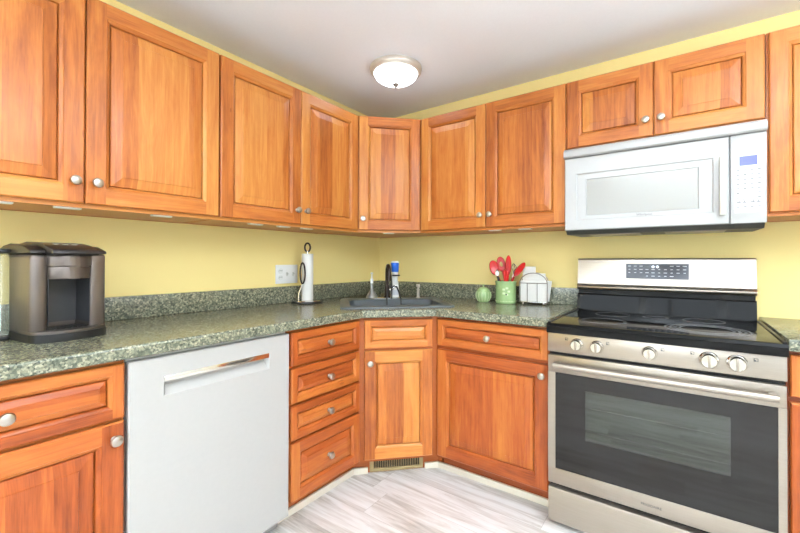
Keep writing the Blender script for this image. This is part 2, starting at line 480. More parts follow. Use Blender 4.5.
UB, UT = 1.338, 2.078      # wall cabinet body, bottom and top
DB, DT = 1.352, 2.073      # wall cabinet doors
UD = .309                  # body depth
GAPW = .0035
def upper(label, loc, rz, w, z0, z1, doors, blocks=()):
    """doors: list of (x0, x1, knob side)"""
    t = thing('wall_cabinet', label, 'cabinet', (loc[0], loc[1], z0), rz, 'cherry wall cabinets')
    hh = z1 - z0
    m = M()
    # sides, top, back, recessed bottom, face frame
    m.box(0, .018, -UD + .018, 0, 0, hh).box(w - .018, w, -UD + .018, 0, 0, hh)
    m.box(.018, w - .018, -UD + .018, 0, hh - .018, hh).box(.018, w - .018, -UD + .018, -.006, .002, .020).box(.018, w - .018, -.006, 0, 0, hh - .018)
    m.box(0, .035, -UD, -UD + .018, 0, hh).box(w - .035, w, -UD, -UD + .018, 0, hh)
    m.box(.035, w - .035, -UD, -UD + .018, 0, .04).box(.035, w - .035, -UD, -UD + .018, hh - .04, hh)
    if len(doors) > 1: m.box(w / 2 - .03, w / 2 + .03, -UD, -UD + .018, .04, hh - .04)
    m.build('cabinet_body', WOOD, t)
    dz0 = DB - UB; dh = hh - dz0 - .005
    for x0, x1, side in doors:
        dw = x1 - x0
        kx = dw - .028 if side == 'r' else .028
        front('door', t, x0, dz0, dw, dh, .056, WOOD, seedn(), (kx, .073) if side else None, y=-UD)
    for bx in blocks: plank_block(t, bx, -UD + .033, .002)
    return t

# left wall run (rz = +90: local x -> +y, front -> +x)
L90 = R(90)
upper('cherry wall cabinet above the coffee maker, at the left edge of the photo', (0, -2.456, UB), L90, .949, UB, UT,
      [(.006, .4725, 'r'), (.4765, .9455, 'l')], (.27, .44, .735))
upper('cherry wall cabinet with two narrow doors above the paper towel holder', (0, -1.507, UB), L90, .902, UB, UT,
      [(.005, .448, 'r'), (.4515, .895, 'l')], (.21, .375, .53))
upper('cherry wall cabinet with two tall doors above the utensil crock', (.605, 0, UB), 0, .902, UB, UT,
      [(.010, .4545, 'r'), (.458, .898, 'l')], (.495, .672))
MZ0, MZ1 = 1.309, 1.718
upper('short cherry wall cabinet directly above the white microwave', (1.507, 0, MZ1 + .001), 0, .762, MZ1 + .001, UT,
      [(.004, .378, 'r'), (.3815, .758, 'l')])
upper('cherry wall cabinet at the right edge of the photo beside the microwave', (2.271, 0, UB), 0, .457, UB, UT,
      [(.007, .449, 'r')])
# diagonal corner wall cabinet
t = thing('wall_cabinet', 'narrow diagonal cherry wall cabinet in the corner above the sink', 'cabinet', (0, 0, UB), 0, 'cherry wall cabinets')
a_, b_ = .605, .309
m = M(); hh = UT - UB
pent = [(.002, -.002), (.002, -a_), (b_, -a_), (a_, -b_), (a_, -.002)]
m.prism(pent, .002, hh)
m.build('cabinet_body', WOOD, t)
fr_ = holder('door_frame', t) if False else None
d45 = R(45)
sface = (a_ + b_) / math.sqrt(2); half = (a_ - b_) / math.sqrt(2)
m = M().box(-half, half, -sface - .001, -sface + .017, 0, .03)
m.build('bottom_rail', WOOD, t, grain='x', rz=d45)
o = front('door', t, 0, 0, 2 * half - .026, DT - DB, .056, WOOD, seedn(), (.026, .070))
c45, s45 = math.cos(d45), math.sin(d45)
def diag(tt, s): return (tt * c45 + s * s45, tt * s45 - s * c45)     # along the diagonal, distance from the room corner
px, py = diag(-half + .013, sface + .001); o.location = (px, py, DB - UB); o.rotation_euler.z = d45
px, py = diag(0, sface - .035); plank_block(t, px, py, .002, d45)

# ------------------------------------------------------------------ base cabinets
BD = .606; BTOP = .859; BBOT = .098; BF0 = .115
def base(label, loc, rz, w, fronts, hollow=False):
    t = thing('base_cabinet', label, 'cabinet', (loc[0], loc[1], 0), rz, 'cherry base cabinets')
    m = M()
    m.box(0, w, -BD + .018, -.002, BBOT, BTOP).box(0, w, -BD + .075, -.01, 0, BBOT)
    m.box(0, w, -BD, -BD + .018, BBOT, BTOP)
    m.build('cabinet_body', WOOD_LOW_LIGHT, t)
    for kind, x0, x1, z0, z1, kn in fronts:
        ww, h = x1 - x0, z1 - z0
        if kind == 'drawer':
            front('drawer', t, x0, z0, ww, h, .030 if h < .2 else .045, WOOD_LOW_LIGHT, seedn(), (ww / 2, h / 2) if kn else None, True, -BD, bevel=.018 if h < .2 else .028)
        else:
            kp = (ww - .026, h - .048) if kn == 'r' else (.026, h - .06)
            front('door', t, x0, z0, ww, h, .056, WOOD_LOW_LIGHT, seedn(), kp, False, -BD)
    return t
base('cherry base cabinet left of the white dishwasher, one drawer over one door', (0, -2.480, 0), L90, .520,
     [('drawer', .008, .517, .685, .846, 1), ('door', .008, .517, BF0, .675, 'r')])
base('cherry base cabinet with a stack of four drawers beside the dishwasher', (0, -1.359, 0), L90, .456,
     [('drawer', .010, .442, .700, .846, 1), ('drawer', .010, .442, .536, .688, 1), ('drawer', .010, .442, .377, .525, 1), ('drawer', .010, .442, BF0, .366, 1)])
base('wide cherry base cabinet between the sink and the steel range', (.903, 0, 0), 0, .602,
     [('drawer', .014, .596, .705, .846, 1), ('door', .014, .596, BF0, .686, 'r')])
base('cherry base cabinet right of the steel range at the photo edge', (2.281, 0, 0), 0, .457,
     [('drawer', .008, .449, .705, .846, 1), ('door', .008, .449, BF0, .686, 'r')])
# diagonal sink base
t = thing('base_cabinet', 'diagonal cherry sink cabinet with a false drawer front over one door', 'cabinet', (0, 0, 0), 0, 'cherry base cabinets')
A_, B_ = .9025, BD
def shell(poly, th):
    """outline of a hollow cabinet: closed ring polygon, thickness th inwards by shrinking about a centre"""
    cx = sum(p[0] for p in poly) / len(poly); cy = sum(p[1] for p in poly) / len(poly)
    return [((x - cx) * (1 - th) + cx, (y - cy) * (1 - th) + cy) for x, y in poly]
poly = [(.002, -.002), (.002, -A_), (B_, -A_), (A_, -B_), (A_, -.002)]
inn = shell(poly, .05)
m = M()
for lo, hi in ((BBOT, BTOP),):
    P = [(x, y, lo) for x, y in poly]; Q = [(x, y, hi) for x, y in poly]; p = [(x, y, lo + .02) for x, y in inn]; q = [(x, y, hi) for x, y in inn]
    m.quadring(P, Q); m.quadring(Q, q); m.quadring(q, p); m.face(p); m.face(P[::-1])
S1 = (A_ + B_) / math.sqrt(2); HB = (A_ - B_) / math.sqrt(2)
kick = [(.02, -.02), (.02, -A_ + .03), (B_ - .075, -A_ + .03), (A_ - .03, -B_ + .075), (A_ - .03, -.02)]
kick = [(.02, -.02), (.02, -.893), (.5315, -.893), (.5315, -.869), (.869, -.5315), (.893, -.5315), (.893, -.02)]
m.prism(kick, 0, BBOT)
m.build('cabinet_body', WOOD_LOW_LIGHT, t, weld=True)
for nm, z0, z1 in (('false_drawer', .696, .846), ('door', BF0, .684)):
    o = front(nm, t, 0, 0, .366, z1 - z0, .030 if nm != 'door' else .056, WOOD, seedn(), (.030, z1 - z0 - .062) if nm == 'door' else None, nm != 'door', bevel=.018 if nm != 'door' else .036)
    px, py = diag(-.183, S1 + .0005); o.location = (px, py, z0); o.rotation_euler.z = d45

# white shoe strips along the toe kicks
TK = BD - .075
def strip(n, p, q, th=.014, h=.034):
    p = Vector((p[0], p[1], 0)); q = Vector((q[0], q[1], 0)); d = q - p
    o = M().box(0, d.length, -th, 0, 0, h, .003).build('trim_%d' % n, TRIM)
    o.location = p; o.rotation_euler.z = math.atan2(d.y, d.x); struct(o)
KS = (.5315 + .869) / math.sqrt(2)     # distance of the diagonal toe kick from the corner
strip(1, (TK + .001, -1.358), (TK + .001, -.873))
strip(2, diag(-.238, KS + .001), diag(-.158, KS + .001))
strip(3, diag(.158, KS + .001), diag(.238, KS + .001))
strip(4, (.873, -TK - .001), (1.504, -TK - .001))

# floor register in the toe kick
g = thing('floor_register', 'tan metal heating vent in the toe kick under the sink cabinet', 'vent', (*diag(0, KS + .0012), 0), d45)
m = M(); vw, vz0, vz1 = .148, .006, .092
m.box(-vw, vw, -.010, 0, vz0, vz0 + .018, .002).box(-vw, vw, -.010, 0, vz1 - .010, vz1, .002)
m.box(-vw, -vw + .022, -.0098, 0, vz0 + .018, vz1 - .010).box(vw - .022, vw, -.0098, 0, vz0 + .018, vz1 - .010)
m.build('grille_frame', VENTM, g)
M().box(-vw + .022, vw - .022, -.002, 0, vz0 + .018, vz1 - .010).build('duct_opening', GAP, g)
m = M()
for i in range(25):
    x = -vw + .030 + i * (2 * vw - .060) / 24
    m.box(x - .0014, x + .0014, -.008, -.002, vz0 + .018, vz1 - .010)
m.build('louvers', VENTM, g)

# ------------------------------------------------------------------ countertops
CZ0, CZ1 = .860, .900
CE = .647
def slab_with_hole(outer, hole, z0, z1):
    m = M(); bm = m.bm
    def loop(p): 
        vs = [bm.verts.new((x, y, z1)) for x, y in p]
        return [bm.edges.new((vs[i], vs[(i + 1) % len(vs)])) for i in range(len(vs))]
    es = loop(outer) + (loop(hole) if hole else [])
    bmesh.ops.triangle_fill(bm, use_beauty=True, use_dissolve=False, edges=es, normal=(0, 0, 1))
    r = bmesh.ops.extrude_face_region(bm, geom=bm.faces[:])
    bmesh.ops.translate(bm, vec=(0, 0, z0 - z1), verts=[v for v in r['geom'] if isinstance(v, bmesh.types.BMVert)])
    return m
def rrect(x0, x1, y0, y1, r, n=6):
    pts = []
    for cx, cy, a0 in ((x1 - r, y1 - r, 0), (x0 + r, y1 - r, 90), (x0 + r, y0 + r, 180), (x1 - r, y0 + r, 270)):
        for i in range(n + 1):
            a = R(a0 + 90 * i / n); pts.append((cx + r * math.cos(a), cy + r * math.sin(a)))
    return pts
ct = thing('countertop', 'long speckled green-grey laminate countertop that turns the corner with the sink', 'countertop', (0, 0, CZ0))
kc = .2795
ox = CE
corner = 1.565
outer = [(.001, -.001), (.001, -2.480), (ox, -2.480), (ox, ox - corner), (corner - ox, -ox), (1.505, -ox), (1.505, -.001)]
hole = [(diag(x, s)) for x, s in rrect(-.285, .305, .545, 1.010, .05)]
m = slab_with_hole(outer, hole, 0, CZ1 - CZ0)
o = m.build('worktop', LAM, ct)
bv = o.modifiers.new('edge', 'BEVEL'); bv.width = .007; bv.segments = 3; bv.limit_method = 'ANGLE'; bv.angle_limit = R(40)
m = M(); sh = .1
m.box(.001, .021, -2.480, -.001, 0, sh, .003).box(.0215, 1.505, -.021, -.001, 0, sh, .003)
m.build('backsplash', LAM, ct, loc=(0, 0, CZ1 - CZ0 + .0003))
ct2 = thing('countertop', 'short speckled laminate countertop right of the range', 'countertop', (2.281, 0, CZ0))
o = M().box(0, .458, -CE, -.001, 0, CZ1 - CZ0, .006).build('worktop', LAM, ct2)

# ------------------------------------------------------------------ sink
SK = thing('kitchen_sink', 'charcoal drop-in kitchen sink set diagonally in the corner counter', 'sink', (0, 0, CZ1), d45)
def ring3(pts, z): return [(x, y, z) for x, y in pts]
def R4(x0, x1, s0, s1, r): return [(x, y) for x, y in rrect(x0, x1, -s1, -s0, r, 6)]
loops = [ring3(R4(-.310, .330, .520, 1.040, .045), .0005), ring3(R4(-.308, .328, .522, 1.038, .045), .008), ring3(R4(-.302, .322, .528, 1.032, .042), .011),
         ring3(R4(-.262, .282, .640, .985, .045), .011), ring3(R4(-.256, .276, .646, .979, .045), .006), ring3(R4(-.246, .266, .656, .969, .045), -.15), ring3(R4(-.215, .235, .69, .94, .04), -.175)]
m = M()
for a, b in zip(loops, loops[1:]): m.quadring(a, b)
m.face(loops[-1])
lo2 = [ring3(R4(-.272, .292, .630, .995, .045), .0005), ring3(R4(-.268, .288, .640, .985, .045), -.155), ring3(R4(-.215, .235, .69, .94, .04), -.182)]
m.quadring(loops[0], lo2[0])
for a, b in zip(lo2, lo2[1:]): m.quadring(a, b)
m.face(lo2[-1][::-1])
m.build('basin', SINKM, SK, weld=True)
M().lathe([(0, 0), (.04, 0), (.042, .003), (.03, .004), (.012, .002), (0, .002)], (0.01, -.82, -.175), seg=28).build('drain', CHROME, SK)
LZ = CZ1 + .0112     # top of the sink's rear ledge
def at_sink(name, label, cat, tt, s, z=LZ, rz=d45, group=None):
    x, y = diag(tt, s); return thing(name, label, cat, (x, y, z), rz, group)
# faucet
f = at_sink('kitchen_faucet', 'dark bronze gooseneck faucet on a chrome plate behind the sink', 'faucet', -.006, .580)
M().lathe([(0, 0), (.026, 0), (.026, .004), (.022, .007), (0, .007)], sx=4.0).build('deck_plate', CHROME, f)
M().lathe([(0, .007), (.022, .007), (.022, .012), (.017, .02), (.016, .07), (.0135, .085), (0, .085)], seg=24).build('faucet_body', BRONZE, f)
pts = [(0, 0, .08), (0, 0, .15)] + [(0, -.055 + .055 * math.cos(a), .165 + .05 * math.sin(a)) for a in [math.pi * i / 10 for i in range(11)]] + [(0, -.112, .12)]
M().tube(pts, [.0125] * (len(pts) - 1) + [.015], 14).build('spout', BRONZE, f)
M().tube([(.016, 0, .055), (.032, 0, .06), (.062, -.004, .085)], [.008, .007, .005], 10).build('lever', CHROME, f)
# soap dispenser
f = at_sink('soap_dispenser', 'small brushed nickel soap dispenser right of the faucet', 'dispenser', .203, .575)
M().lathe([(0, 0), (.015, 0), (.015, .004), (.009, .008), (.0085, .05), (.011, .055), (.011, .06), (0, .06)], seg=20).build('dispenser_body', RIM, f)
m = M(); m.lathe([(0, .06), (.005, .06), (.005, .072), (.013, .074), (.014, .086), (.010, .09), (0, .09)], seg=20); m.tube([(0, 0, .081), (0, -.02, .081), (0, -.042, .074)], [.006, .006, .005], 8)
m.build('pump_head', RIM, f)
# clear bottle on a dish
f = at_sink('glass_bottle', 'clear narrow-necked bottle standing left of the faucet', 'bottle', -.106, .575)
M().lathe([(0, .002), (.034, .002), (.038, .008), (.031, .026), (.014, .05), (.0105, .066), (.0105, .100)], seg=24).build('bottle_body', CLEAR_B, f)
M().lathe([(0, .097), (.0075, .097), (.010, .100), (.010, .118), (.012, .120), (.012, .126), (.005, .130), (.004, .160), (.009, .163), (.008, .17), (0, .171)], seg=20).build('pump_top', WHITE2, f)
# dish soap bottle
f = at_sink('dish_soap_bottle', 'white dish soap bottle with a blue cap behind the faucet', 'bottle', .050, .548)
M().lathe([(0, 0), (.024, 0), (.027, .004), (.027, .06), (.023, .10), (.020, .125), (.021, .165), (.023, .172), (0, .172)], seg=28).build('bottle_body', WHITE2, f)
M().lathe([(.0275, .02), (.0279, .021), (.0279, .055), (.0275, .056)], seg=28).build('paper_label', MARKL, f)['label'] = 'pale printed label'
M().lathe([(0, .1725), (.024, .1725), (.026, .20), (.028, .228), (.026, .234), (0, .234)], seg=28).build('cap', BLUE, f)
M().lathe([(0, .2345), (.024, .2345), (.025, .240), (.020, .245), (0, .245)], seg=28).build('cap_rim', WHITE2, f)
# wire caddy over the sink's edge
f = at_sink('sink_caddy', 'black wire caddy with two curved legs reaching over the sink', 'caddy', .02, .62)
w_ = .0028
M().tube([(.030 + .031 * math.cos(a), .072 + .031 * math.sin(a), .150) for a in [2 * math.pi * i / 24 for i in range(24)]], .0045, 8, True).build('bottle_ring', BLACK, f)
M().tube([(.0, -.0, .0), (0, 0, .10), (.0, .02, .145), (.008, .046, .150)], .0042, 8).build('upright', BLACK, f)
for sx_, nm in ((-1, 'leg'), (1, 'leg')):
    pts = [(0, -.002, .07), (sx_ * .012, -.02, .085), (sx_ * .026, -.045, .08), (sx_ * .036, -.07, .05), (sx_ * .044, -.10, .01), (sx_ * .046, -.12, -.06)]
    M().tube(pts, .0050, 8).build(nm, BLACK, f)

# ------------------------------------------------------------------ dishwasher
dw = thing('dishwasher', 'white built-in dishwasher with a pocket handle under the counter', 'dishwasher', (0, -1.958, 0), L90)
DWW = .597
M().box(.004, DWW - .004, -.60, -.02, .05, .855).build('tub', WHITE2, dw)
# door panel with pocket recess
px0, px1, pz0, pz1 = .101, .495, .719, .783
yf, yb, yp = -.630, -.601, -.606
m = M(); x0, x1, z0, z1 = .004, DWW - .004, .072, .846
outer_ = [(x0, yb, z0), (x1, yb, z0), (x1, yb, z1), (x0, yb, z1)]
c_ = .004
oe = [(x0, yf + c_, z0), (x1, yf + c_, z0), (x1, yf + c_, z1), (x0, yf + c_, z1)]
of = [(x0 + c_, yf, z0 + c_), (x1 - c_, yf, z0 + c_), (x1 - c_, yf, z1 - c_), (x0 + c_, yf, z1 - c_)]
ip = [(px0, yf, pz0), (px1, yf, pz0), (px1, yf, pz1), (px0, yf, pz1)]
i2 = [(px0 + .006, yf + .004, pz0 + .004), (px1 - .006, yf + .004, pz0 + .004), (px1 - .006, yf + .012, pz1 - .001), (px0 + .006, yf + .012, pz1 - .001)]
ib = [(px0 + .010, yp, pz0 + .030), (px1 - .010, yp, pz0 + .030), (px1 - .010, yp, pz1 - .003), (px0 + .010, yp, pz1 - .003)]
m.quadring(outer_, oe); m.quadring(oe, of); m.quadring(of, ip); m.quadring(ip, i2); m.quadring(i2, ib); m.face(ib); m.face(outer_[::-1])
dd = m.build('door', WHITE_DW, dw, weld=True)
M().box(px0 + .002, px1 - .002, yf - .0005, yf + .008, pz1 - .019, pz1 - .0005, .0008).build('handle_strip', CHROME, dd)['label'] = 'mirror chrome strip over the pocket handle'
M().box(.010, DWW - .010, -.56, -.54, .004, .07).build('toe_panel', WHITE_DW, dw)

# ------------------------------------------------------------------ range
rg = thing('range', 'stainless steel electric range with a black glass cooktop', 'stove', (1.507, 0, 0), 0)
RW = .770; CT = .887
M().box(.004, RW - .004, -.625, -.03, .03, .843).build('body', STEEL_D, rg)
for x in (.05, RW - .05):
    for y in (-.58, -.1): M().lathe([(0, 0), (.018, 0), (.018, .03), (0, .03)], (x, y, 0), seg=16).build('levelling_foot', BLACK, rg)
# storage drawer
m = M().prism([(-.655, .018), (-.660, .022), (-.660, .150), (-.655, .163), (-.640, .170), (-.626, .170), (-.626, .018)], .003, RW - .003, 'x')
dr = m.build('storage_drawer', STEEL, rg, grain='x')
M().box(.006, RW - .006, -.64, -.626, .1705, .186).build('shadow_gap', GAP, rg)
# oven door: frame with window
dz0, dz1 = .187, .747
wx0, wx1, wz0_, wz1_ = .033, RW - .015, .255, .672
wx1 = .747
od = holder('oven_door', rg)
m = M(); yf, yb = -.662, -.627
m.box(.002, RW - .002, yf, yb, wz1_, dz1, .003).box(.002, RW - .002, yf, yb, dz0, wz0_, .003)
m.box(.002, wx0, yf, yb, wz0_, wz1_).box(wx1, RW - .002, yf, yb, wz0_, wz1_)
m.build('door_frame', STEEL, od, grain='x')
ix0, ix1, iz0, iz1 = .153, .625, .404, .612
m = M(); ya, yc = yf + .002, yf + .010
for x0, x1, z0, z1 in ((wx0, ix0, wz0_, wz1_), (ix1, wx1, wz0_, wz1_), (ix0, ix1, wz0_, iz0), (ix0, ix1, iz1, wz1_)):
    m.box(x0, x1, ya, yc, z0, z1)
m.build('black_glass', OVENBLK, od)
M().box(ix0, ix1, ya, ya + .004, iz0, iz1).build('window_pane', OVENG, od)
m = M(); cy = yf + .028
M().box(ix0, ix1, cy, cy + .004, iz0, iz1).build('oven_interior', CAVITY, od)
m = M()
for z in (iz0 + .035, iz1 - .075): m.tube([(ix0, cy - .008, z), (ix1, cy - .008, z)], .0018, 8)
m.build('oven_rack', CHROME, od)
m = M(); hz = .712
m.tube([(.035, -.705, hz), (.742, -.705, hz)], .0125, 16)
for x in (.045, .732): m.box(x - .010, x + .010, -.705, -.660, hz - .010, hz + .010, .003)
m.build('handle', STEEL, od, grain='x')
text('brand_lettering', 'FRIGIDAIRE', .0135, MARKD, od, (.388, yf - .0008, .213), (R(90), 0, 0))
# control panel (slightly tilted back)
M().box(.006, RW - .006, -.646, -.60, .748, .7605).build('panel_gap', GAP, rg)
cp = M().prism([(-.664, .762), (-.660, .843), (-.600, .843), (-.600, .762)], .001, RW - .001, 'x', .002).build('control_panel', STEEL, rg, grain='x')
for i, kx in enumerate((.122, .199, .384, .565, .642)):
    r_ = .026 if i < 3 else .030
    k = M().lathe([(0, 0), (r_, 0), (r_, .004), (r_ * .93, .007), (r_ * .86, .009), (r_ * .80, .028), (r_ * .72, .032), (0, .032)], (kx, -.6625, .804), '-y', 32).build('burner_knob', CHROME, rg)
    M().box(kx - .004, kx + .004, -.6995, -.694, .804 - r_ * .7, .804 + r_ * .7, .0015).build('knob_grip', STEEL, k)
for kx, dx in ((.122, -.042), (.199, .04), (.384, .042), (.565, -.048), (.642, .05)):
    x = kx + dx; z = .822; a = .0055; m = M()
    m.box(x - a, x + a, -.664, -.660, z + a - .0012, z + a).box(x - a, x + a, -.664, -.660, z - a, z - a + .0012)
    m.box(x - a, x - a + .0012, -.664, -.660, z - a, z + a).box(x + a - .0012, x + a, -.664, -.660, z - a, z + a)
    m.box(x - a, x, -.664, -.660, z - a, z)
    m.build('burner_symbol', MARKD, cp)
# cooktop
M().prism([(-.668, .8435), (-.672, .852), (-.672, .874), (-.664, .885), (-.655, CT), (-.080, CT), (-.080, .8435)], -.0015, RW + .0015, 'x').build('cooktop', GLASSBLK, rg)
for x, y, rs in ((.195, -.475, (.090, .085)), (.564, -.48, (.137, .120, .103, .086)), (.195, -.21, (.075,)), (.564, -.21, (.075,)), (.38, -.205, (.05,))):
    m = M(); w = .0042
    for r in rs: m.lathe([(r - w, 0), (r - w, .0003), (r + w, .0003), (r + w, 0)], (x, y, CT), seg=48)
    m.build('burner_ring', RINGS, rg)
for x in (-.001, RW - .011): M().box(x, x + .012, -.655, -.08, CT - .001, CT + .004, .001).build('side_trim', BLACK, rg)
# backguard
M().prism([(-.088, CT), (-.082, .972), (-.076, .978), (-.02, .978), (-.02, .72), (-.05, .72), (-.079, CT)], .002, .760, 'x').build('riser', GLASSBLK, rg)
M().box(.004, .758, -.060, -.02, .978, 1.002).build('vent_gap', GAP, rg)
bgd = M().prism([(-.066, 1.000), (-.082, 1.010), (-.082, 1.018), (-.068, 1.032), (-.056, 1.166), (-.050, 1.173), (-.015, 1.173), (-.015, 1.000)], .0, .762, 'x', .0015).build('backguard', STEEL, rg, grain='x')
def bgy(z): return -.068 + (z - 1.032) / .134 * .012
dp = M().prism([(bgy(1.066) - .0015, 1.066), (bgy(1.145) - .0015, 1.145), (bgy(1.145) + .002, 1.145), (bgy(1.066) + .002, 1.066)], .240, .512, 'x').build('touch_display', DISP, bgd)
m = M(); rnd = random.Random(5)
for row in range(4):
    z = 1.132 - row * .017
    for colx in range(10):
        x = .256 + colx * .0265
        if row < 1 and 3 <= colx <= 6: continue
        if row > 2 and (colx < 3 or colx > 7): continue
        ww = .004 + rnd.random() * .004
        m.box(x - ww, x + ww, bgy(z) - .0021, bgy(z) - .001, z - .0015, z + .0015)
m.build('touch_key_marks', MARKL, dp)
m = M()
for x in (.362, .381): m.lathe([(.003, 0), (.0065, 0), (.0065, .0006), (.003, .0006)], (x, bgy(1.129) - .0016, 1.129), '-y', 16)
m.build('lit_digits', DIGIT, dp)

# ------------------------------------------------------------------ microwave
mw = thing('microwave', 'white over-the-range microwave mounted under the short cabinet', 'microwave', (1.507, 0, MZ0), 0)
MH = MZ1 - MZ0; MF = -.364; MW_ = .760
M().box(.001, MW_ - .001, MF + .022, -.002, .002, MH - .002, .004).build('case', WHITE, mw)
M().prism([(MF - .012, MH - .046), (MF - .020, MH - .040), (MF - .020, MH - .016), (MF - .004, MH - .001), (MF + .022, MH - .001), (MF + .022, MH - .046)], 0, MW_, 'x', .002).build('vent_grille', WHITE, mw)
m = M()
dx0, dx1, dz0, dz1 = .001, .645, .002, MH - .047
gx0, gx1, gz0, gz1 = .055, .595, .050, .282
def rq(x0, x1, z0, z1, y): return [(x0, y, z0), (x1, y, z0), (x1, y, z1), (x0, y, z1)]
seq = [rq(dx0, dx1, dz0, dz1, MF + .021), rq(dx0, dx1, dz0, dz1, MF + .005), rq(dx0 + .004, dx1 - .004, dz0 + .004, dz1 - .004, MF), rq(gx0, gx1, gz0, gz1, MF),
       rq(gx0 + .006, gx1 - .006, gz0 + .006, gz1 - .006, MF + .005), rq(.101, .545, .071, .251, MF + .004), rq(.104, .542, .074, .248, MF + .008)]
for a, b in zip(seq, seq[1:]): m.quadring(a, b)
m.face(seq[0][::-1])
d_ = m.build('door', WHITE, mw, weld=True)
M().box(.104, .542, MF + .0072, MF + .012, .074, .248).build('window', MWGLASS, d_)
M().box(.611, .634, MF - .030, MF - .014, .036, .279, .006).box(.615, .630, MF - .016, MF + .001, .045, .070).box(.615, .630, MF - .016, MF + .001, .245, .270).build('handle', HANDLEW, d_)
text('brand_lettering', 'Whirlpool', .015, MARK, d_, (.345, MF + .0030, .0575), (R(90), 0, 0))
pn = M().box(.648, MW_ - .001, MF, MF + .022, .002, MH - .047, .003).build('control_panel', WHITE, mw)
M().box(.662, .748, MF - .0012, MF, .045, .288).build('keypad', WHITE2, pn)
M().box(.676, .731, MF - .0024, MF - .001, .234, .272).build('display', LCD, pn)
text('clock_digits', '12:45', .020, MARKD, pn, (.703, MF - .0026, .246), (R(90), 0, 0)) if False else None
m = M()
for row in range(9):
    z = .216 - row * .0185
    for c in range(4):
        x = .672 + c * .0215
        if row in (5, 6) and c in (1, 2): continue
        m.box(x - .005, x + .005, MF - .0017, MF - .001, z - .0022, z + .0022)
for x in (.684, .726): m.lathe([(.006, 0), (.0085, 0), (.0085, .0006), (.006, .0006)], (x, MF - .0011, .092), '-y', 20)
m.build('key_marks', MARK, pn)
M().prism([(MF + .004, 0), (-.01, 0), (-.01, -.012), (MF + .03, -.018)], .006, MW_ - .006, 'x').build('underside', plain('dark_grey_metal', (70, 70, 66), .45, noise_amt=.1), mw)
m = M()
for x0 in (.10, .42): m.box(x0, x0 + .22, -.30, -.12, -.020, -.0155, .001)
m.build('grease_filter', STEEL_D, mw)

# ------------------------------------------------------------------ ceiling light
cl = thing('ceiling_light', 'flush round ceiling light with a glowing white dome', 'ceiling light', (.632, -.622, H))
M().lathe([(0, 0), (.150, 0), (.152, -.010), (.148, -.024), (.138, -.034), (.128, -.036), (.122, -.030), (0, -.03)], seg=48).build('rim', RIM, cl)
M().lathe([(.127, -.031), (.126, -.040), (.118, -.055), (.100, -.070), (.075, -.082), (.045, -.090), (.02, -.0925), (0, -.093)], seg=48).build('dome', DOME, cl)
M().lathe([(0, -.091), (.017, -.091), (.019, -.096), (.014, -.102), (.009, -.110), (.004, -.116), (0, -.117)], seg=20).build('finial', STEEL_D, cl)
fill_cl = thing('ceiling_light', 'second flush ceiling light added as fill, unseen behind the camera', 'ceiling light', (2.5, -3.1, H))
for ch in list(cl.children):
    q = ch.copy(); COL.objects.link(q); q.parent = fill_cl  # copies of the fixture, added unseen to light the kitchen from behind

# ------------------------------------------------------------------ floor lamps added out of view for fill light
for (x, y), lb in zip(FILL_UPL, ('tall nickel uplighter added as fill light, unseen near the right wall', 'tall nickel uplighter added as fill light, unseen behind the camera')):
    fl = thing('fill_floor_lamp', lb, 'lamp', (x, y, 0))
    M().lathe([(0, 0), (.14, 0), (.14, .012), (.03, .025), (0, .025)], seg=40).build('base', NICKEL, fl)
    M().lathe([(0, .025), (.013, .025), (.013, 1.58), (0, 1.58)], seg=16).build('pole', NICKEL, fl)
    M().lathe([(0, 1.58), (.03, 1.58), (.10, 1.62), (.16, 1.69), (.175, 1.74), (.170, 1.74), (.155, 1.695), (.095, 1.63), (0, 1.60)], seg=40).build('lamp_shade', NICKEL, fl)

# ------------------------------------------------------------------ outlet plate
op = thing('outlet_plate', 'white three-gang wall plate with outlet and two switches left of the paper towels', 'outlet', (.0005, -.902, 1.075), L90)
pl = M().box(-.081, .081, -.006, 0, -.057, .057, .0025).build('cover_plate', PAPERW, op)
m = M()
for z in (-.020, .020): m.lathe([(0, 0), (.0165, 0), (.0160, .003), (0, .003)], (-.046, -.0058, z), '-y', 24)
rc = m.build('receptacle', WHITE2, op)
for z in (-.020, .020):
    for dx in (-.0065, .0065):
        M().box(-.046 + dx - .0012, -.046 + dx + .0012, -.0093, -.0086, z - .002, z + .006).build('slot', GAP, rc)
for x in (0, .046):
    s_ = M().box(x - .006, x + .006, -.0075, -.0055, -.012, .012).build('toggle_switch', OFFW, op)
    M().box(x - .0035, x + .0035, -.018, -.007, -.002, .007, .0015).build('lever', OFFW, s_)

# ------------------------------------------------------------------ coffee maker
km = thing('coffee_maker', 'slate grey single-cup coffee maker with a clear side tank', 'coffee maker', (.255, -2.044, CZ1 + .0005), R(90 + 8)); km.scale = (.98, 1, 1.06)
m = M()
m.box(-.098, -.052, -.10, .13, .02, .262, .014, 3).box(.060, .108, -.10, .13, .02, .262, .008, 3).box(-.056, .064, .0, .13, .02, .262)
m.build('housing', SLATE, km)
m = M()
m.box(-.052, .060, -.006, .0, .045, .20).box(-.0525, -.0515, -.098, 0, .045, .20).box(.0595, .0605, -.098, 0, .045, .20)
m.build('cup_recess', NOOK, km)
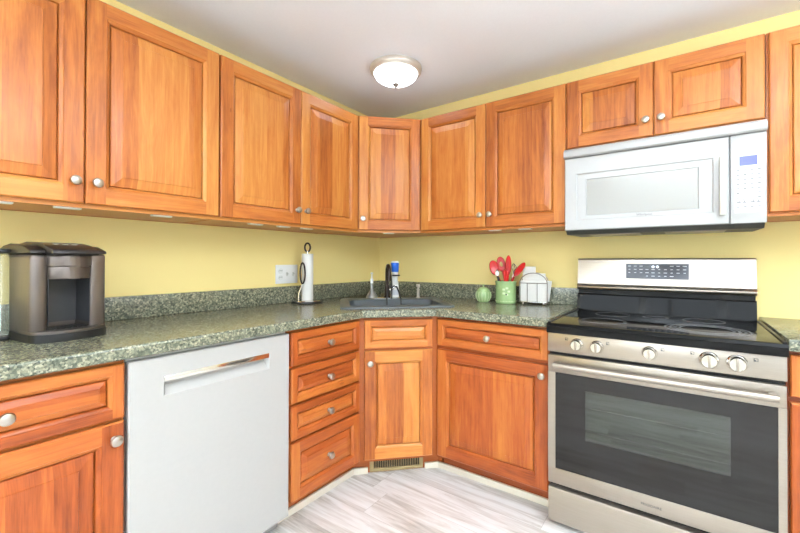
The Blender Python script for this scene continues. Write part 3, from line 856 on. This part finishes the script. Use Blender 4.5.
# drip tray with rounded front
pts = [(-.100, .13), (-.100, -.09)] + [(.005 + .105 * -math.cos(a), -.09 - .062 * math.sin(a)) for a in [math.pi * i / 14 for i in range(1, 14)]] + [(.110, -.09), (.110, .13)]
M().prism(pts, 0, .024).build('base', BLACK, km)
pts2 = [(x * .985, y * .985) for x, y in pts if y < -.03] 
pts2 = [(-.0985, -.02)] + pts2 + [(.1085, -.02)]
M().prism(pts2, .0245, .032).build('drip_tray', SLATE, km)
m = M()
for i in range(7): m.box(-.045 + i * .0155, -.045 + i * .0155 + .008, -.095, -.025, .032, .0335)
m.build('tray_slots', BLACK, km)
# brew head
pts = [(-.054, -.0)] + [(.004 - .060 * math.cos(a), -.085 - .045 * math.sin(a)) for a in [math.pi * i / 14 for i in range(0, 15)]] + [(.062, 0.0)]
M().prism(pts, .185, .222, bev=.003).build('brew_head', SLATE, km)
pts = [(x * 1.05, y * 1.03) for x, y in pts]
M().prism(pts, .2225, .256, bev=.003).build('brew_collar', SLATE, km)
# lid, domed to the back
m = M()
prof = [(-.140, .257), (-.146, .264), (-.140, .274), (-.09, .288), (-.03, .297), (.04, .300), (.10, .296), (.130, .284), (.135, .262), (.0, .2565)]
m.prism(prof, -.060, .068, 'x', .004)
m.build('lid', SLATE_D, km)
m = M()
for s0, s1 in ((-.100, -.0605), (.0685, .110)):
    m.prism([(-.105, .2625), (-.10, .272), (-.05, .286), (.04, .293), (.10, .288), (.130, .278), (.132, .2625)], s0, s1, 'x', .004)
m.build('top_shell', SLATE_D, km)
m = M()
for x in (-.022, .004, .030): m.lathe([(0, 0), (.009, 0), (.009, .003), (0, .003)], (x, -.062, .2895), seg=16)
m.build('buttons', OFFW, km)
tk = M().box(-.130, -.1005, .035, .125, .012, .262, .010, 3).build('water_tank', CLEAR, km)
M().box(-.132, -.1008, .030, .128, .2625, .276, .004).build('tank_lid', BLACK, tk)
M().box(-.130, -.1005, .035, .125, .0, .0115, .003).build('tank_base', BLACK, tk)

# ------------------------------------------------------------------ paper towel holder and roll
ph = thing('paper_towel_holder', 'chrome and black paper towel holder on the left counter', 'holder', (.125, -.842, CZ1 + .0005), 0)
M().lathe([(0, 0), (.090, 0), (.094, .004), (.092, .010), (.080, .013), (0, .013)], seg=48).build('base', BLACK, ph)
M().lathe([(0, .0132), (.078, .0132), (.076, .017), (.02, .019), (0, .019)], seg=48).build('base_plate', CHROME, ph)
M().lathe([(0, .019), (.006, .019), (.006, .315), (0, .315)], seg=14).build('post', CHROME, ph)
m = M(); m.tube([(.016 * math.cos(a) * .65, .016 * math.cos(a) * .76, .338 + .026 * math.sin(a)) for a in [2 * math.pi * i / 24 for i in range(24)]], .0055, 10, True)
m.build('finial', BRONZE, ph)
# tension arm on the camera side, with an oval loop
ax_, ay_ = .015, -.050
M().tube([(.004, -.072, .017), (.004, -.070, .06), (ax_, ay_, .122)], .0038, 8).build('arm', CHROME, ph)
m = M(); m.tube([(ax_ + .014 * math.cos(a) * .65, ay_ + .014 * math.cos(a) * .76, .182 + .062 * math.sin(a)) for a in [2 * math.pi * i / 28 for i in range(28)]], .0048, 10, True)
m.build('arm_loop', BRONZE, ph)
pr_ = M().lathe([(.012, .0), (.0335, .0), (.0345, .002), (.0345, .277), (.0335, .279), (.012, .279), (.012, 0)], seg=40).build('paper_towel_roll', PAPER)
pr_.location = (.125, -.842, CZ1 + .0205)
tag(pr_, 'nearly used white paper towel roll on the holder', 'paper towels')

# ------------------------------------------------------------------ canister
cn = thing('sugar_canister', 'small round pale green ceramic canister left of the utensil crock', 'canister', (.962, -.135, CZ1 + .0005))
M().lathe([(0, 0), (.030, 0), (.034, .004), (.045, .025), (.048, .045), (.045, .062), (.038, .070), (.034, .070), (.034, .060), (.04, .045), (.03, .008), (0, .006)], seg=36).build('jar', GREEN, cn)
ld = M().lathe([(0, .0705), (.039, .0705), (.037, .078), (.026, .088), (.012, .0925), (0, .093)], seg=36).build('lid', GREEN, cn)
M().lathe([(0, .092), (.005, .092), (.0045, .100), (.0075, .104), (.006, .109), (0, .110)], seg=16).build('stem', GREEN, ld)
m = M()
for i in range(14):
    a = 2 * math.pi * i / 14; b = a + .12
    m.tube([(.0355 * math.cos(a), .0355 * math.sin(a), .006), (.0468 * math.cos(a), .0468 * math.sin(a), .028), (.0488 * math.cos(a), .0488 * math.sin(a), .045), (.0445 * math.cos(a), .0445 * math.sin(a), .064)], .0018, 6)
m.build('ribs', GREEN_L, cn)
# ------------------------------------------------------------------ crock with utensils
CX, CY = 1.110, -.135
cr = thing('utensil_crock', 'pale green ceramic crock full of red cooking utensils', 'crock', (CX, CY, CZ1 + .0005))
M().lathe([(0, 0), (.056, 0), (.060, .004), (.0615, .02), (.061, .10), (.062, .125), (.064, .130), (.063, .136), (.057, .136), (.056, .128), (.055, .012), (0, .010)], seg=48).build('pot', GREEN, cr)
m = M()
for i in range(22):
    a = 2 * math.pi * i / 22
    m.lathe([(0, 0), (.006, .0006), (.004, .003), (0, .004)], (.0605 * math.cos(a), .0605 * math.sin(a), .014), seg=8)
va = R(-68)      # side of the crock that faces the sink corner of the room
def oncrock(da, z, r=.0612): return Vector((r * math.cos(va + da), r * math.sin(va + da), z))
m.build('relief_band', GREEN_L, cr)
m = M()
for k in range(5):
    a = 2 * math.pi * k / 5
    p = oncrock(.30 * math.cos(a) * .9, .075 + .020 * math.sin(a))
    m.box(-.008, .008, -.0015, .0015, -.006, .006, .001, 1, Matrix.Translation(p) @ Matrix.Rotation(va + R(90) + .27 * math.cos(a), 4, 'Z'))
m.build('flower_relief', GREEN_L, cr)
m = M().box(-.004, .004, -.0015, .0015, -.003, .006, .001, 1, Matrix.Translation(oncrock(0.02, .055, .0622)) @ Matrix.Rotation(va + R(90), 4, 'Z'))
m.build('bee_mark', BLACK, cr)['label'] = 'small dark painted mark'
UG = 'cooking utensils in the green crock'
yawc = R(35.4)      # utensil heads face the viewer's side
def utensil(name, label, base, top, hname, handle_mat, head=None, hr=.006):
    t = thing(name, label, 'utensil', (CX, CY, CZ1 + .013), 0, UG)
    b = Vector(base); tp = Vector(top)
    M().tube([b, b.lerp(tp, .5), tp], [hr * .8, hr, hr], 10).build('handle', handle_mat, t)
    return t, b, tp
def paddle(m, c, d, L, Wd, th, hole=0):
    """rounded flat head: centre c, axis d, length L, width Wd, facing the room"""
    d = Vector(d).normalized(); n = Vector((.45, -.89, 0)); n = (n - d * n.dot(d)).normalized(); w = d.cross(n)
    N = 24; ring = lambda k, off: [tuple(Vector(c) + d * (L / 2 * k * math.sin(2 * math.pi * i / N)) + w * (Wd / 2 * k * math.cos(2 * math.pi * i / N)) + n * off) for i in range(N)]
    f0, f1, f2 = ring(.9, th / 2), ring(1, 0), ring(.9, -th / 2)
    m.quadring(f2, f1); m.quadring(f1, f0)
    if hole:
        h0, h2 = ring(hole, th / 2), ring(hole, -th / 2)
        m.quadring(f0, h0); m.quadring(h0, h2); m.quadring(h2, f2)
    else:
        g = ring(.7, th * .1); m.quadring(f0, g); m.face(g); m.face(f2[::-1])
    return m
t, b, p = utensil('cooking_spoon', 'red cooking spoon leaning left in the crock', (.02, .01, 0), (-.056, .0, .158), 'handle', RED)
paddle(M(), p + Vector((-.020, 0, .045)), (-.30, 0, 1), .095, .058, .010).build('bowl', RED, t, weld=True)
t, b, p = utensil('slotted_spoon', 'red spoon with a hole, second from the left in the crock', (.015, .025, 0), (-.030, .025, .180), 'handle', RED)
paddle(M(), p + Vector((-.010, 0, .045)), (-.22, 0, 1), .095, .054, .009, .35).build('bowl', RED, t, weld=True)
t, b, p = utensil('serving_spoon', 'small steel spoon low in front at the left of the crock', (.0, -.03, 0), (-.038, -.036, .150), 'handle', BLACK, hr=.007)
paddle(M(), p + Vector((-.003, 0, .020)), (-.12, 0, 1), .045, .026, .008).build('bowl', CHROME, t, weld=True)
t, b, p = utensil('ladle', 'black handled tool between the red spoons in the crock', (.0, .035, 0), (.000, .030, .215), 'handle', BLACK, hr=.008)
M().tube([p, p + Vector((.002, 0, .035))], [.009, .006], 10).build('handle_tip', BLACK, t)
t, b, p = utensil('spatula', 'tall red spatula standing upright in the middle of the crock', (.0, .0, 0), (.012, .005, .168), 'handle', RED, hr=.007)
paddle(M(), p + Vector((.002, 0, .050)), (.02, 0, 1), .125, .036, .010).build('blade', RED, t, weld=True)
t, b, p = utensil('turner', 'short red turner handle in the front middle of the crock', (.02, -.02, 0), (.002, -.034, .19), 'handle', RED, hr=.010)
t, b, p = utensil('scraper', 'red turner handle beside the front middle one in the crock', (-.01, -.02, 0), (.024, -.034, .185), 'handle', RED, hr=.010)
t, b, p = utensil('whisk', 'steel wire whisk at the right of the crock', (.0, .02, 0), (.040, .02, .165), 'handle', CHROME, hr=.006)
m = M()
for k in range(4):
    a = math.pi * k / 4
    m.tube([p + Vector((.018 * math.sin(math.pi * s / 10) * math.cos(a) * (1.0 if True else 0) * (1 if s <= 10 else -1), .018 * math.sin(math.pi * s / 10) * math.sin(a) * (1 if s <= 10 else -1), .06 * math.sin(math.pi * s / 20) if False else .065 * (1 - abs(s - 10) / 10) ** .6 if s != 10 else .065)) for s in range(0, 21)], .0018, 6)
m.build('wires', CHROME, t)
t, b, p = utensil('rubber_scraper', 'red scraper leaning right over the rim of the crock', (-.02, .0, 0), (.055, -.008, .150), 'handle', RED)
paddle(M(), p + Vector((.034, -.002, .044)), (.78, 0, 1), .105, .036, .010).build('blade', RED, t, weld=True)

# ------------------------------------------------------------------ napkin holder
nx, ny = 1.276, -.115
nh = thing('napkin_holder', 'chrome wire napkin holder with ball feet beside the range', 'holder', (nx, ny, CZ1 + .0005), R(8))
m = M()
m.box(-.075, .075, -.028, .028, .014, .018, .001)
m.build('tray', CHROME, nh)
for x in (-.058, .058):
    for y in (-.026, .026): M().lathe([(0, 0), (.006, .001), (.0095, .007), (.006, .0135), (0, .0145)], (x, y, 0), seg=16).build('ball_foot', CHROME, nh)
for y in (-.030, .030):
    pts = [(-.078, y, .016), (-.078, y, .125)] + [(-.078 * math.cos(a), y, .125 + .062 * math.sin(a)) for a in [math.pi * i / 18 for i in range(1, 18)]] + [(.078, y, .125), (.078, y, .016)]
    M().tube(pts, .0028, 8).build('hoop', STEEL_D, nh)
    m = M()
    for x in (-.034, .022): m.tube([(x, y, .016), (x, y, .128)], .0022, 8)
    m.tube([(-.078, y, .128), (.078, y, .128)], .0022, 8)
    m.build('wires', STEEL_D, nh)
def napkin(label, w, h, th, loc, rx=0, ry=0, rz=R(8)):
    o = M().box(-w / 2, w / 2, -th / 2, th / 2, 0, h, min(.004, th * .4), 3).build('paper_napkin', PAPER)
    o.location = loc; o.rotation_euler = (rx, ry, rz); return tag(o, label, 'napkin', 'napkins in the wire holder')
zb_ = CZ1 + .020
napkin('white folded napkin pile at the front of the wire holder', .150, .122, .020, (nx + .002, ny - .0145, zb_))
napkin('white folded napkin in the middle of the holder, rising under the hoop', .130, .165, .012, (nx - .002, ny + .004, zb_))
napkin('taller white napkin sticking up at the back of the holder', .074, .205, .007, (nx - .034, ny + .0165, zb_))
napkin('white napkin slipping out at the right of the holder', .060, .120, .007, (nx + .052, ny + .0175, zb_ + .0045), ry=R(7))
